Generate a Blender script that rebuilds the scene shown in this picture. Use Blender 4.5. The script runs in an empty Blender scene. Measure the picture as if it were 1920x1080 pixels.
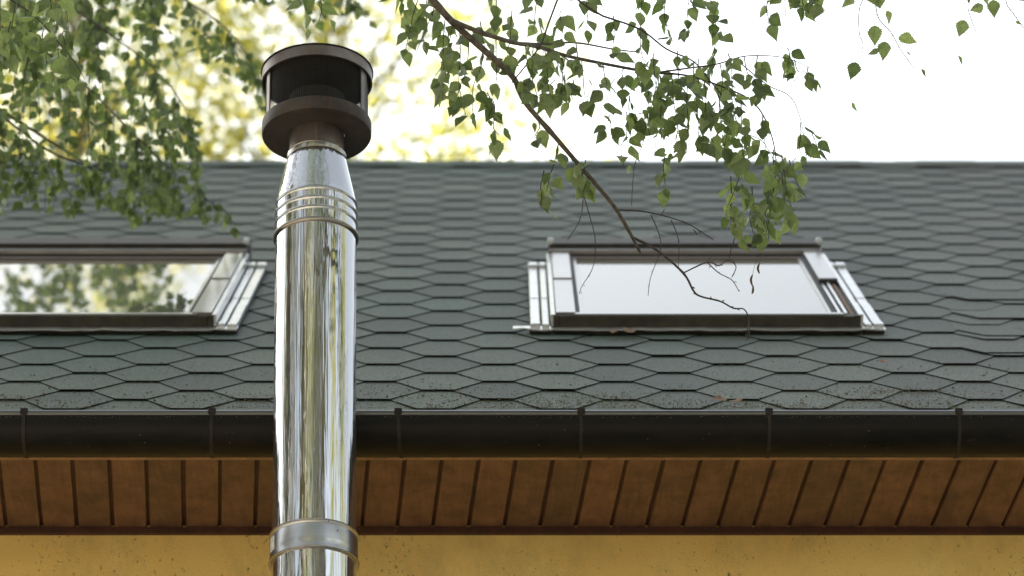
import bpy, math, random
import numpy as np
from mathutils import Vector, Matrix
random.seed(7); rng = np.random.default_rng(7)
sc = bpy.context.scene
C = sc.collection

# ------------------------------------------------------------------ camera
FPX, PITCH = 6680.0, math.radians(29.0)
CAM = Vector((0, 0, 1.6))
FWD = Vector((0, math.cos(PITCH), math.sin(PITCH))); UPV = Vector((0, -math.sin(PITCH), math.cos(PITCH))); RT = Vector((1, 0, 0))
cd = bpy.data.cameras.new('camera'); cam = bpy.data.objects.new('camera', cd); C.objects.link(cam)
cam.location = CAM; cam.rotation_euler = (math.radians(90) + PITCH, 0, 0)
cd.sensor_width = 36; cd.lens = 36 * FPX / 1920; cd.clip_start = 0.1; cd.clip_end = 3000
cd.dof.use_dof = True; cd.dof.focus_distance = 9.35; cd.dof.aperture_fstop = 3.2; cd.dof.aperture_blades = 0
sc.camera = cam
# ------------------------------------------------------------------ world, sun, exposure
SUN_EL, SUN_AZ = math.radians(27), math.radians(-35)      # behind the house, a little to the left
w = bpy.data.worlds.new('World'); sc.world = w; w.use_nodes = True
nt = w.node_tree; nt.nodes.clear()
sky = nt.nodes.new('ShaderNodeTexSky'); sky.sky_type = 'NISHITA'; sky.sun_disc = False
sky.sun_elevation = SUN_EL; sky.sun_rotation = SUN_AZ
sky.air_density = 1.0; sky.dust_density = 2.0; sky.ozone_density = 1.0
hs = nt.nodes.new('ShaderNodeHueSaturation'); hs.inputs['Saturation'].default_value = 0.35
bg = nt.nodes.new('ShaderNodeBackground'); bg.inputs['Strength'].default_value = 0.12
wo = nt.nodes.new('ShaderNodeOutputWorld')
nt.links.new(sky.outputs[0], hs.inputs['Color']); tn = nt.nodes.new('ShaderNodeMix'); tn.data_type = 'RGBA'; tn.blend_type = 'MULTIPLY'; tn.inputs[0].default_value = 1.0; tn.inputs[7].default_value = (0.985, 1.0, 0.955, 1)   # thin milky cloud
nt.links.new(hs.outputs[0], tn.inputs[6]); nt.links.new(tn.outputs[2], bg.inputs[0]); nt.links.new(bg.outputs[0], wo.inputs[0])
sl = bpy.data.lights.new('sun', 'SUN'); sl.energy = 4.0; sl.angle = math.radians(0.5); sl.color = (1.0, 0.88, 0.68)
so = bpy.data.objects.new('sun', sl); C.objects.link(so)
sdir = Vector((math.sin(SUN_AZ) * math.cos(SUN_EL), math.cos(SUN_AZ) * math.cos(SUN_EL), math.sin(SUN_EL)))
so.rotation_euler = sdir.to_track_quat('Z', 'Y').to_euler(); so.location = (0, 30, 30)
sc.view_settings.view_transform = 'Standard'; sc.view_settings.look = 'None'
sc.view_settings.exposure = 1.75; sc.view_settings.gamma = 1.0; sc.view_settings.use_curve_mapping = False
sc.cycles.max_bounces = 8; sc.cycles.transparent_max_bounces = 8
try: sc.cycles.use_denoising = True
except Exception: pass

# ------------------------------------------------------------------ survey helpers: sight lines of the camera into the place
def ray(px, py): return FWD + RT * ((px - 960) / FPX) - UPV * ((py - 540) / FPX)
def at(px, py, Z): return CAM + ray(px, py) * Z
def onY(px, py, Y):
    d = ray(px, py); return CAM + d * ((Y - CAM.y) / d.y)
def onZ(px, py, z):
    d = ray(px, py); return CAM + d * ((z - CAM.z) / d.z)

# ------------------------------------------------------------------ mesh helpers
class MB:
    def __init__(s): s.v, s.f, s.m = [], [], []
    def add(s, vs, fs, m=0):
        o = len(s.v); s.v += [tuple(p) for p in vs]
        s.f += [tuple(i + o for i in f) for f in fs]
        s.m += (list(m) if isinstance(m, (list, tuple)) else [m] * len(fs)); return s
    def box(s, a, b, m=0, M=None):
        (x0, y0, z0), (x1, y1, z1) = a, b
        vs = [Vector(p) for p in ((x0,y0,z0),(x1,y0,z0),(x1,y1,z0),(x0,y1,z0),(x0,y0,z1),(x1,y0,z1),(x1,y1,z1),(x0,y1,z1))]
        if M: vs = [M @ p for p in vs]
        return s.add(vs, [(3,2,1,0),(4,5,6,7),(0,1,5,4),(1,2,6,5),(2,3,7,6),(3,0,4,7)], m)
    def prism(s, prof, x0, x1, m=0, M=None):          # closed (y,z) profile, counter-clockwise seen from +x, swept along x
        n = len(prof); vs = [Vector((x0, y, z)) for y, z in prof] + [Vector((x1, y, z)) for y, z in prof]
        if M: vs = [M @ p for p in vs]
        return s.add(vs, [(i, (i+1) % n, n + (i+1) % n, n + i) for i in range(n)] + [tuple(range(n))[::-1], tuple(range(n, 2*n))], m)
    def lathe(s, prof, n=64, m=0, M=None, ph0=0.0, ph1=2*math.pi):  # (r,z) list
        full = abs(ph1 - ph0 - 2*math.pi) < 1e-6; k = n if full else n + 1
        vs = []
        for r, z in prof:
            for i in range(k):
                a = ph0 + (ph1 - ph0) * i / n; p = Vector((r*math.cos(a), r*math.sin(a), z)); vs.append(M @ p if M else p)
        fs = []
        for j in range(len(prof) - 1):
            for i in range(n):
                i2 = (i + 1) % k if full else i + 1
                fs.append((j*k+i, j*k+i2, (j+1)*k+i2, (j+1)*k+i))
        return s.add(vs, fs, m)
    def tube(s, pts, rad, n=6, m=0, cap=True):
        pts = [Vector(p) for p in pts]
        if not isinstance(rad, (list, tuple)): rad = [rad] * len(pts)
        vs = []; up = None
        for i, p in enumerate(pts):
            t = (pts[min(i+1, len(pts)-1)] - pts[max(i-1, 0)]).normalized()
            if up is None: up = t.orthogonal().normalized()
            up = (up - t * up.dot(t))
            up = up.normalized() if up.length > 1e-6 else t.orthogonal().normalized()
            b = t.cross(up)
            for k in range(n):
                a = 2*math.pi*k/n; vs.append(p + (up*math.cos(a) + b*math.sin(a)) * rad[i])
        fs = [(i*n+k, i*n+(k+1) % n, (i+1)*n+(k+1) % n, (i+1)*n+k) for i in range(len(pts)-1) for k in range(n)]
        if cap: fs += [tuple(range(n))[::-1], tuple((len(pts)-1)*n + k for k in range(n))]
        return s.add(vs, fs, m)
    def mesh(s, name, mats, smooth=False):
        me = bpy.data.meshes.new(name); me.from_pydata(s.v, [], s.f)
        for m in mats: me.materials.append(m)
        if len(mats) > 1: me.polygons.foreach_set('material_index', s.m)
        if smooth:
            me.polygons.foreach_set('use_smooth', [True] * len(me.polygons))
            try: me.set_sharp_from_angle(angle=math.radians(35))
            except Exception: pass
        me.update(); return me
    def build(s, name, mats, parent=None, smooth=False, loc=None):
        if not isinstance(mats, (list, tuple)): mats = [mats]
        o = bpy.data.objects.new(name, s.mesh(name, mats, smooth)); C.objects.link(o)
        if parent: o.parent = parent
        if loc: o.location = loc
        return o
def empty(name, loc=(0,0,0), parent=None, **props):
    o = bpy.data.objects.new(name, None); C.objects.link(o); o.location = loc; o.empty_display_size = 0.1
    if parent: o.parent = parent
    for k, v in props.items(): o[k] = v
    return o
def tag(o, **props):
    for k, v in props.items(): o[k] = v
    return o
def bevel(o, wd=0.002, seg=2):
    m = o.modifiers.new('bevel', 'BEVEL'); m.width = wd; m.segments = seg; m.limit_method = 'ANGLE'; m.angle_limit = math.radians(40)
def spline(pts, k=5):
    pts = [Vector(p) for p in pts]; out = []
    for i in range(len(pts) - 1):
        p0 = pts[max(i-1, 0)]; p1 = pts[i]; p2 = pts[i+1]; p3 = pts[min(i+2, len(pts)-1)]
        for j in range(k):
            t = j / k
            out.append(0.5*((2*p1) + (p2-p0)*t + (2*p0-5*p1+4*p2-p3)*t*t + (3*p1-p0-3*p2+p3)*t*t*t))
    out.append(pts[-1]); return out

# ------------------------------------------------------------------ materials
def newmat(name):
    m = bpy.data.materials.new(name); m.use_nodes = True; nt = m.node_tree; nt.nodes.clear()
    out = nt.nodes.new('ShaderNodeOutputMaterial'); b = nt.nodes.new('ShaderNodeBsdfPrincipled'); nt.links.new(b.outputs[0], out.inputs[0])
    return m, nt, b, out
def N(nt, t, **kw):
    n = nt.nodes.new(t)
    for k, v in kw.items():
        if k in n.inputs: n.inputs[k].default_value = v
        else: setattr(n, k, v)
    return n
def L(nt, a, b): nt.links.new(a, b)
def ramp(nt, src, stops):
    r = nt.nodes.new('ShaderNodeValToRGB'); e = r.color_ramp.elements
    while len(e) < len(stops): e.new(0.5)
    for el, (p, c) in zip(e, stops): el.position = p; el.color = (*c, 1) if len(c) == 3 else c
    L(nt, src, r.inputs[0]); return r
def coords(nt, scale=(1,1,1), kind='Object'):
    tc = nt.nodes.new('ShaderNodeTexCoord'); mp = nt.nodes.new('ShaderNodeMapping'); mp.inputs['Scale'].default_value = scale
    L(nt, tc.outputs[kind], mp.inputs[0]); return mp.outputs[0]
def geo_coords(nt, scale=(1,1,1)):
    g = nt.nodes.new('ShaderNodeNewGeometry'); mp = nt.nodes.new('ShaderNodeMapping'); mp.inputs['Scale'].default_value = scale
    L(nt, g.outputs['Position'], mp.inputs[0]); return mp.outputs[0]
def noise(nt, vec, scale, detail=4, rough=0.55, dist=0.0):
    n = nt.nodes.new('ShaderNodeTexNoise'); n.inputs['Scale'].default_value = scale; n.inputs['Detail'].default_value = detail
    n.inputs['Roughness'].default_value = rough; n.inputs['Distortion'].default_value = dist; L(nt, vec, n.inputs['Vector']); return n
def mixc(nt, fac, a, b, mode='MIX'):
    m = nt.nodes.new('ShaderNodeMix'); m.data_type = 'RGBA'; m.blend_type = mode
    for s, i in ((fac, 0), (a, 6), (b, 7)):
        if isinstance(s, (int, float)): m.inputs[i].default_value = s
        elif isinstance(s, tuple): m.inputs[i].default_value = (*s, 1)
        else: L(nt, s, m.inputs[i])
    return m.outputs[2]
def bump(nt, h, b, strength=0.3, dist=0.01):
    n = nt.nodes.new('ShaderNodeBump'); n.inputs['Strength'].default_value = strength; n.inputs['Distance'].default_value = dist
    L(nt, h, n.inputs['Height']); L(nt, n.outputs[0], b.inputs['Normal'])

def shingle_mat(name, per_object):
    m, nt, b, out = newmat(name)
    P = geo_coords(nt)
    if per_object: tint = N(nt, 'ShaderNodeObjectInfo').outputs['Random']
    else: tint = N(nt, 'ShaderNodeAttribute', attribute_name='tint').outputs['Fac']
    big = noise(nt, P, 0.55, 3)
    basec = ramp(nt, big.outputs[0], [(0.40, (0.062, 0.092, 0.076)), (0.62, (0.090, 0.108, 0.090))])
    sepx = N(nt, 'ShaderNodeSeparateXYZ'); L(nt, P, sepx.inputs[0])       # the right half of the slope has weathered browner
    mr = N(nt, 'ShaderNodeMapRange'); L(nt, sepx.outputs[0], mr.inputs[0]); mr.inputs[1].default_value = 0.0; mr.inputs[2].default_value = 1.8
    col = mixc(nt, mr.outputs[0], basec.outputs[0], (0.115, 0.108, 0.095))
    mr.inputs[4].default_value = 0.55
    tr = ramp(nt, tint, [(0.0, (0.68, 0.71, 0.68)), (0.5, (1.0, 1.0, 0.97)), (1.0, (1.26, 1.25, 1.18))])
    col = mixc(nt, 1.0, col, tr.outputs[0], 'MULTIPLY')
    gr = noise(nt, P, 125, 5, 0.8)
    g2 = ramp(nt, gr.outputs[0], [(0.38, (0.45, 0.45, 0.45)), (0.5, (0.95, 0.95, 0.95)), (0.62, (1.7, 1.75, 1.7))])
    col = mixc(nt, 1.0, col, g2.outputs[0], 'MULTIPLY')
    st = noise(nt, P, 9, 6, 0.7, 0.4)                                     # lichen and dust blotches
    sr = ramp(nt, st.outputs[0], [(0.52, (0, 0, 0)), (0.72, (1, 1, 1))])
    col = mixc(nt, sr.outputs[0], col, mixc(nt, 0.35, col, (0.14, 0.135, 0.10)))
    L(nt, col, b.inputs['Base Color']); b.inputs['Roughness'].default_value = 0.62
    b.inputs['Specular IOR Level'].default_value = 0.6
    bump(nt, gr.outputs[0], b, 0.7, 0.003)
    return m
M = {}
M['shingle'] = shingle_mat('shingle_granules', True)
M['shingle_far'] = shingle_mat('shingle_granules_joined', False)
def plain(name, col, rough=0.5, metal=0.0, spec=0.5, var=0.0, scale=8, bmp=0.0, bscale=60, coat=0.0):
    m, nt, b, out = newmat(name); P = geo_coords(nt)
    if var:
        n = noise(nt, P, scale, 5, 0.6)
        r = ramp(nt, n.outputs[0], [(0.3, tuple(c*(1-var) for c in col)), (0.7, tuple(min(1, c*(1+var)) for c in col))])
        L(nt, r.outputs[0], b.inputs['Base Color'])
    else: b.inputs['Base Color'].default_value = (*col, 1)
    b.inputs['Roughness'].default_value = rough; b.inputs['Metallic'].default_value = metal
    b.inputs['Specular IOR Level'].default_value = spec; b.inputs['Coat Weight'].default_value = coat; b.inputs['Coat Roughness'].default_value = 0.15
    if bmp: bump(nt, noise(nt, P, bscale, 4).outputs[0], b, bmp, 0.003)
    return m
M['bitumen'] = plain('bitumen_edge', (0.012, 0.012, 0.011), 0.9, spec=0.2)
M['felt'] = plain('roof_felt', (0.02, 0.02, 0.02), 0.9, var=0.3)
# gutter: dark painted steel with drips and specks
def gutter_mat():
    m, nt, b, out = newmat('gutter_paint'); P = geo_coords(nt)
    n = noise(nt, geo_coords(nt, (1, 1, 4)), 6, 5, 0.7)
    c = ramp(nt, n.outputs[0], [(0.35, (0.003, 0.0028, 0.0028)), (0.7, (0.010, 0.008, 0.0065))]).outputs[0]
    v = nt.nodes.new('ShaderNodeTexVoronoi'); v.inputs['Scale'].default_value = 38; L(nt, geo_coords(nt, (1, 1.2, 1.6)), v.inputs['Vector'])
    s = ramp(nt, v.outputs['Distance'], [(0.05, (1, 1, 1)), (0.09, (0, 0, 0))]).outputs[0]
    n2 = ramp(nt, noise(nt, P, 5, 3).outputs[0], [(0.5, (0, 0, 0)), (0.62, (1, 1, 1))]).outputs[0]
    s = mixc(nt, 1.0, s, n2, 'MULTIPLY')
    c = mixc(nt, s, c, (0.16, 0.12, 0.09))
    L(nt, c, b.inputs['Base Color']); b.inputs['Specular IOR Level'].default_value = 0.16
    rr = ramp(nt, n.outputs[0], [(0.3, (0.25,)*3), (0.75, (0.5,)*3)]); L(nt, rr.outputs[0], b.inputs['Roughness'])
    return m
M['gutter'] = gutter_mat()
M['lip'] = plain('gutter_lip_paint', (0.02, 0.019, 0.022), 0.28, spec=0.9, coat=1.0, var=0.4, scale=30)
M['bracket'] = plain('bracket_paint', (0.018, 0.013, 0.011), 0.55, spec=0.25, var=0.6, scale=40)
def wood_mat(name, a, c, rough=0.6):
    m, nt, b, out = newmat(name)
    P = geo_coords(nt, (9, 1.2, 3)); oi = N(nt, 'ShaderNodeObjectInfo')
    ad = N(nt, 'ShaderNodeVectorMath', operation='ADD'); L(nt, P, ad.inputs[0])
    cx = N(nt, 'ShaderNodeCombineXYZ'); mm = N(nt, 'ShaderNodeMath', operation='MULTIPLY'); L(nt, oi.outputs['Random'], mm.inputs[0]); mm.inputs[1].default_value = 20
    L(nt, mm.outputs[0], cx.inputs[1]); L(nt, cx.outputs[0], ad.inputs[1])
    n = noise(nt, ad.outputs[0], 5, 6, 0.65, 1.2)
    col = ramp(nt, n.outputs[0], [(0.3, a), (0.72, c)]).outputs[0]
    t = ramp(nt, oi.outputs['Random'], [(0, (0.82,)*3), (1, (1.15, 1.1, 1.05))]).outputs[0]
    col = mixc(nt, 1, col, t, 'MULTIPLY')
    sp = noise(nt, geo_coords(nt), 130, 2)
    mo = ramp(nt, noise(nt, geo_coords(nt, (1, 1, 1)), 14, 6, 0.7).outputs[0], [(0.35, (0.62,)*3), (0.65, (1.15,)*3)]).outputs[0]
    col = mixc(nt, 1, col, mo, 'MULTIPLY')
    sr = ramp(nt, sp.outputs[0], [(0.66, (0, 0, 0)), (0.74, (1, 1, 1))]).outputs[0]
    col = mixc(nt, mixc(nt, 1, sr, (0.35, 0.35, 0.35), 'MULTIPLY'), col, (0.3, 0.2, 0.1))
    L(nt, col, b.inputs['Base Color']); b.inputs['Roughness'].default_value = rough; bump(nt, n.outputs[0], b, 0.15, 0.002)
    return m
M['plank'] = wood_mat('stained_soffit_wood', (0.098, 0.046, 0.021), (0.165, 0.082, 0.040))
M['batten'] = wood_mat('soffit_edge_wood', (0.24, 0.13, 0.07), (0.33, 0.19, 0.10))
M['redtrim'] = wood_mat('red_brown_trim', (0.045, 0.012, 0.006), (0.07, 0.02, 0.01))
def wall_mat():
    m, nt, b, out = newmat('ochre_render'); P = geo_coords(nt)
    n = noise(nt, P, 1.6, 5, 0.6)
    c = ramp(nt, n.outputs[0], [(0.3, (0.74, 0.47, 0.135)), (0.7, (0.86, 0.60, 0.20))]).outputs[0]
    alg = ramp(nt, noise(nt, geo_coords(nt, (1, 1, 0.6)), 4, 6, 0.75).outputs[0], [(0.48, (0, 0, 0)), (0.75, (1, 1, 1))]).outputs[0]
    c = mixc(nt, mixc(nt, 1, alg, (0.6,)*3, 'MULTIPLY'), c, (0.34, 0.26, 0.10))
    sp = noise(nt, geo_coords(nt, (1.3, 1.3, 0.9)), 75, 3, 0.6, 0.6)
    den = noise(nt, P, 5, 3)
    mm = N(nt, 'ShaderNodeMath', operation='MULTIPLY_ADD'); L(nt, den.outputs[0], mm.inputs[0]); mm.inputs[1].default_value = 0.30; L(nt, sp.outputs[0], mm.inputs[2])
    s = ramp(nt, mm.outputs[0], [(0.79, (0, 0, 0)), (0.86, (1, 1, 1))]).outputs[0]
    c = mixc(nt, mixc(nt, 1, s, (0.75,)*3, 'MULTIPLY'), c, (0.07, 0.055, 0.025))
    L(nt, c, b.inputs['Base Color']); b.inputs['Roughness'].default_value = 0.9; bump(nt, noise(nt, P, 190, 4, 0.7).outputs[0], b, 0.6, 0.004)
    return m
M['wall'] = wall_mat()
M['clad'] = plain('grey_brown_cladding', (0.22, 0.21, 0.215), 0.3, metal=0.55, spec=0.6, var=0.12, scale=10, coat=0.6)
M['clad_light'] = plain('weathered_aluminium', (0.55, 0.56, 0.58), 0.3, metal=0.5, spec=0.6, var=0.15, scale=14, coat=0.7)
M['clad_dark'] = plain('dark_brown_frame', (0.034, 0.027, 0.019), 0.55, spec=0.4, var=0.5, scale=22, bmp=0.2)
M['toprail'] = plain('brown_top_rail', (0.13, 0.095, 0.08), 0.45, var=0.3)
M['gasket'] = plain('black_gasket', (0.012, 0.013, 0.013), 0.6)
M['rust'] = plain('rusted_strip', (0.22, 0.13, 0.08), 0.7, var=0.4, scale=50)
def glass_mat():
    m, nt, b, out = newmat('skylight_glass')
    b.inputs['Base Color'].default_value = (0.10, 0.105, 0.09, 1); b.inputs['Roughness'].default_value = 0.012; b.inputs['IOR'].default_value = 2.0
    P = geo_coords(nt); n = noise(nt, P, 40, 5, 0.7)
    c = ramp(nt, n.outputs[0], [(0.4, (0.12, 0.12, 0.10)), (0.75, (0.19, 0.185, 0.16))]); L(nt, c.outputs[0], b.inputs['Base Color'])
    bump(nt, noise(nt, P, 2.2, 2).outputs[0], b, 0.012, 0.01)
    return m
M['glass'] = glass_mat()
def steel_mat():
    m, nt, b, out = newmat('mirror_steel')
    b.inputs['Metallic'].default_value = 0.955; b.inputs['Base Color'].default_value = (0.64, 0.64, 0.655, 1)
    P = coords(nt, (1, 1, 0.025)); n = noise(nt, P, 58, 3, 0.65, 0.5)
    P2 = coords(nt, (1, 1, 0.3)); n2 = noise(nt, P2, 9, 3, 0.5)
    P3 = coords(nt, (1, 1, 0.02)); n3 = noise(nt, P3, 160, 2, 0.6)
    r = ramp(nt, n3.outputs[0], [(0.35, (0.015,)*3), (0.75, (0.06,)*3)]); L(nt, r.outputs[0], b.inputs['Roughness'])
    mx = N(nt, 'ShaderNodeMath', operation='MULTIPLY_ADD'); L(nt, n2.outputs[0], mx.inputs[0]); mx.inputs[1].default_value = 0.3; L(nt, n.outputs[0], mx.inputs[2])
    m2 = N(nt, 'ShaderNodeMath', operation='MULTIPLY_ADD'); L(nt, n3.outputs[0], m2.inputs[0]); m2.inputs[1].default_value = 0.22; L(nt, mx.outputs[0], m2.inputs[2])
    bump(nt, m2.outputs[0], b, 0.34, 0.004)
    return m
M['steel'] = steel_mat()
def brushed_mat():
    m, nt, b, out = newmat('brushed_steel'); b.inputs['Metallic'].default_value = 1.0
    P = coords(nt, (1, 1, 12)); n = noise(nt, P, 6, 4, 0.6)
    c = ramp(nt, n.outputs[0], [(0.3, (0.46, 0.45, 0.45)), (0.7, (0.58, 0.57, 0.57))]); L(nt, c.outputs[0], b.inputs['Base Color'])
    b.inputs['Roughness'].default_value = 0.3; bump(nt, n.outputs[0], b, 0.05, 0.002); return m
M['brushed'] = brushed_mat()
M['bead'] = plain('rolled_bead_steel', (0.34, 0.31, 0.28), 0.25, metal=1.0)
def soot_mat(name, a, c, rough, metal, rust=0.0):
    m, nt, b, out = newmat(name); n = noise(nt, coords(nt, (1, 1, 1)), 11, 6, 0.7, 0.5)
    col = ramp(nt, n.outputs[0], [(0.3, a), (0.72, c)]).outputs[0]
    if rust:
        n2 = noise(nt, coords(nt, (1, 1, 0.25)), 26, 4, 0.6)
        col = mixc(nt, mixc(nt, 1, ramp(nt, n2.outputs[0], [(0.55, (0, 0, 0)), (0.72, (1, 1, 1))]).outputs[0], (rust,)*3, 'MULTIPLY'), col, (0.19, 0.075, 0.03))
    L(nt, col, b.inputs['Base Color']); b.inputs['Roughness'].default_value = rough; b.inputs['Metallic'].default_value = metal
    bump(nt, n.outputs[0], b, 0.15, 0.002); return m
M['soot'] = soot_mat('sooty_steel', (0.035, 0.027, 0.024), (0.085, 0.068, 0.06), 0.55, 0.35, 0.25)
M['soot_rim'] = soot_mat('sooty_rim_steel', (0.13, 0.11, 0.10), (0.22, 0.19, 0.175), 0.42, 0.7, 0.2)
M['soot_in'] = soot_mat('soot_black', (0.012, 0.010, 0.010), (0.028, 0.024, 0.022), 0.85, 0.0)
M['neck'] = soot_mat('heat_tinted_steel', (0.11, 0.09, 0.085), (0.23, 0.19, 0.17), 0.36, 0.75, 0.5)
M['mesh'] = plain('bird_mesh_wire', (0.03, 0.026, 0.024), 0.5, metal=0.4)
M['sticker'] = plain('paper_sticker', (0.55, 0.53, 0.50), 0.6, var=0.2, scale=60)
def leaf_mat(name, a, c, tr, tr2, sheen=0.75, per='obj'):
    m, nt, b, out = newmat(name)
    if per == 'obj': t = N(nt, 'ShaderNodeObjectInfo').outputs['Random']
    else: t = N(nt, 'ShaderNodeAttribute', attribute_name='tint').outputs['Fac']
    dc = ramp(nt, t, [(0.0, a), (1.0, c)]).outputs[0]; tc = ramp(nt, t, [(0.0, tr), (1.0, tr2)]).outputs[0]
    P = coords(nt) if per == 'obj' else geo_coords(nt)
    n = noise(nt, P, 5 if per == 'obj' else 70, 4); v = ramp(nt, n.outputs[0], [(0.3, (0.8,)*3), (0.7, (1.15,)*3)]).outputs[0]
    dc = mixc(nt, 1, dc, v, 'MULTIPLY'); tc = mixc(nt, 1, tc, v, 'MULTIPLY')
    L(nt, dc, b.inputs['Base Color']); b.inputs['Roughness'].default_value = 0.38; b.inputs['Specular IOR Level'].default_value = sheen
    bump(nt, n.outputs[0], b, 0.2, 0.004)
    tl = N(nt, 'ShaderNodeBsdfTranslucent'); L(nt, tc, tl.inputs['Color'])
    mx = N(nt, 'ShaderNodeMixShader'); mx.inputs[0].default_value = 0.56; L(nt, b.outputs[0], mx.inputs[1]); L(nt, tl.outputs[0], mx.inputs[2]); L(nt, mx.outputs[0], out.inputs[0])
    return m
M['leaf'] = leaf_mat('birch_leaf', (0.085, 0.112, 0.055), (0.22, 0.245, 0.16), (0.15, 0.235, 0.045), (0.44, 0.55, 0.14))
M['leaf_mass'] = leaf_mat('birch_leaf_mass', (0.085, 0.112, 0.055), (0.22, 0.245, 0.16), (0.15, 0.235, 0.045), (0.44, 0.55, 0.14), per='att')
M['leaf_sun'] = leaf_mat('sunlit_birch_leaf', (0.12, 0.15, 0.05), (0.34, 0.30, 0.06), (0.36, 0.44, 0.08), (0.85, 0.74, 0.10), per='att')  # bright birch leaf copy, yellow backlight put into its colours
M['leaf_unlit'] = leaf_mat('unlit_tone_leaf', (0.014, 0.024, 0.012), (0.11, 0.10, 0.05), (0.022, 0.040, 0.012), (0.34, 0.28, 0.08), per='att')  # dark leaf copy, the shade of unlit sides put into its colours
M['bark'] = plain('branch_bark', (0.105, 0.085, 0.07), 0.8, var=0.5, scale=60, bmp=0.5, bscale=200)
M['twig'] = plain('twig_bark', (0.045, 0.032, 0.026), 0.7, var=0.4, scale=80)
def birch_bark():
    m, nt, b, out = newmat('birch_trunk_bark'); n = noise(nt, geo_coords(nt, (1, 1, 5)), 3, 5, 0.7)
    c = ramp(nt, n.outputs[0], [(0.36, (0.04, 0.035, 0.03)), (0.46, (0.55, 0.53, 0.48)), (0.8, (0.65, 0.62, 0.57))]); L(nt, c.outputs[0], b.inputs['Base Color'])
    b.inputs['Roughness'].default_value = 0.75; bump(nt, n.outputs[0], b, 0.4, 0.01); return m
M['trunk'] = birch_bark()
M['catkin'] = plain('dry_catkin', (0.13, 0.085, 0.045), 0.8, var=0.4, scale=120, bmp=0.6, bscale=300)
def grass_mat():
    m, nt, b, out = newmat('lawn'); n = noise(nt, geo_coords(nt), 1.5, 8, 0.7)
    c = ramp(nt, n.outputs[0], [(0.3, (0.03, 0.055, 0.015)), (0.7, (0.07, 0.10, 0.03))]); L(nt, c.outputs[0], b.inputs['Base Color'])
    b.inputs['Roughness'].default_value = 0.9; bump(nt, noise(nt, geo_coords(nt), 60, 4).outputs[0], b, 0.8, 0.03); return m
M['grass'] = grass_mat()
M['bounce'] = plain('pale_bounce_ground', (0.46, 0.42, 0.36), 0.9, var=0.15, scale=3, bmp=0.5, bscale=80)  # pale ground tone for the added light-bouncing sheet
M['litter'] = plain('moss_and_litter', (0.13, 0.105, 0.06), 0.9, var=0.7, scale=90)

# ------------------------------------------------------------------ ground
g = MB(); g.add([(-400,-400,0),(400,-400,0),(400,400,0),(-400,400,0)], [(0,1,2,3)])
tag(g.build('ground', M['grass']), kind='structure')
g = MB(); g.add([(-14,-16,.004),(14,-16,.004),(14,24,.004),(-14,24,.004)], [(0,1,2,3)])
tag(g.build('bounce_sheet', M['bounce']), kind='structure')  # unseen pale sheet added to bounce light up onto wall and soffit

# ------------------------------------------------------------------ house: main frame of reference for the roof slope
PHI = math.radians(37.35)
P0 = at(960, 748.5, 9.72)
S = Vector((0, math.cos(PHI), math.sin(PHI))); NN = Vector((0, -math.sin(PHI), math.cos(PHI)))
RM = Matrix(((1, 0, 0, P0.x), (0, S.y, NN.y, P0.y), (0, S.z, NN.z, P0.z), (0, 0, 0, 1)))    # (u, v, w) on the slope -> world
def slope(px, py, w=0.0):
    d = ray(px, py); t = (P0 + NN * w - CAM).dot(NN) / d.dot(NN); q = CAM + d * t - P0
    return q.x, q.dot(S)
RS = RM @ Matrix.Translation((0, 0, -0.0075))   # the shingle courses' own datum
HX0, HX1 = -5.0, 5.0
V_RIDGE = 5.79; V_EAVE = -0.15
RIDGE = P0 + S * V_RIDGE
house = empty('house', (0, 13.2, 0), label='ochre rendered house with grey hexagonal shingle roof, wooden soffit and roof windows', category='house')
inv = Matrix.Translation((0, -13.2, 0))
def hbuild(mb, name, mats, parent=None, **k):
    o = mb.build(name, mats, parent or house, **k)
    o.matrix_parent_inverse = (parent or house).matrix_world.inverted() if False else (Matrix.Translation((0, -13.2, 0)) if (parent is None or parent is house) else Matrix.Identity(4))
    return o
# every part mesh is written in world coordinates; parts of the house cancel the Empty's offset once, sub-parts inherit it
Y_LIP = 8.40; Y_FAS = 8.566; Z_SOF = (onY(960, 852, Y_FAS)).z; Y_WALL = onZ(960, 986, Z_SOF).y + 0.02
# walls (four of them, back one too)
YB = 2 * RIDGE.y - Y_WALL
wm = MB()
wm.box((HX0+0.4, Y_WALL, 0), (HX1-0.4, Y_WALL+0.3, Z_SOF+0.02))
hbuild(wm, 'wall', M['wall'])
wm = MB(); wm.box((HX0+0.4, YB-0.3, 0), (HX1-0.4, YB, Z_SOF+0.02)); hbuild(wm, 'wall', M['wall'])
for xs in (HX0+0.4, HX1-0.7):
    wm = MB(); zt = RIDGE.z - 0.25
    wm.prism([(Y_WALL+0.3, 0), (YB-0.3, 0), (YB-0.3, Z_SOF), (RIDGE.y, zt), (Y_WALL+0.3, Z_SOF)], xs, xs+0.3)
    hbuild(wm, 'wall', M['wall'])
# roof deck
rf = MB(); rf.box((HX0, V_EAVE+0.01, -0.10), (HX1, V_RIDGE, 0.0), M=RS)
mir = Matrix(((1,0,0,0),(0,-1,0,2*RIDGE.y),(0,0,1,0),(0,0,0,1)))
vb = [mir @ (RM @ Vector(p)) for p in ((HX0,V_EAVE,-0.1),(HX1,V_EAVE,-0.1),(HX1,V_RIDGE,-0.1),(HX0,V_RIDGE,-0.1),(HX0,V_EAVE,0.004),(HX1,V_EAVE,0.004),(HX1,V_RIDGE,0.004),(HX0,V_RIDGE,0.004))]
rf.add(vb, [(0,1,2,3),(7,6,5,4),(4,5,1,0),(5,6,2,1),(6,7,3,2),(7,4,0,3)])
roof = hbuild(rf, 'roof', M['felt'])
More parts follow.
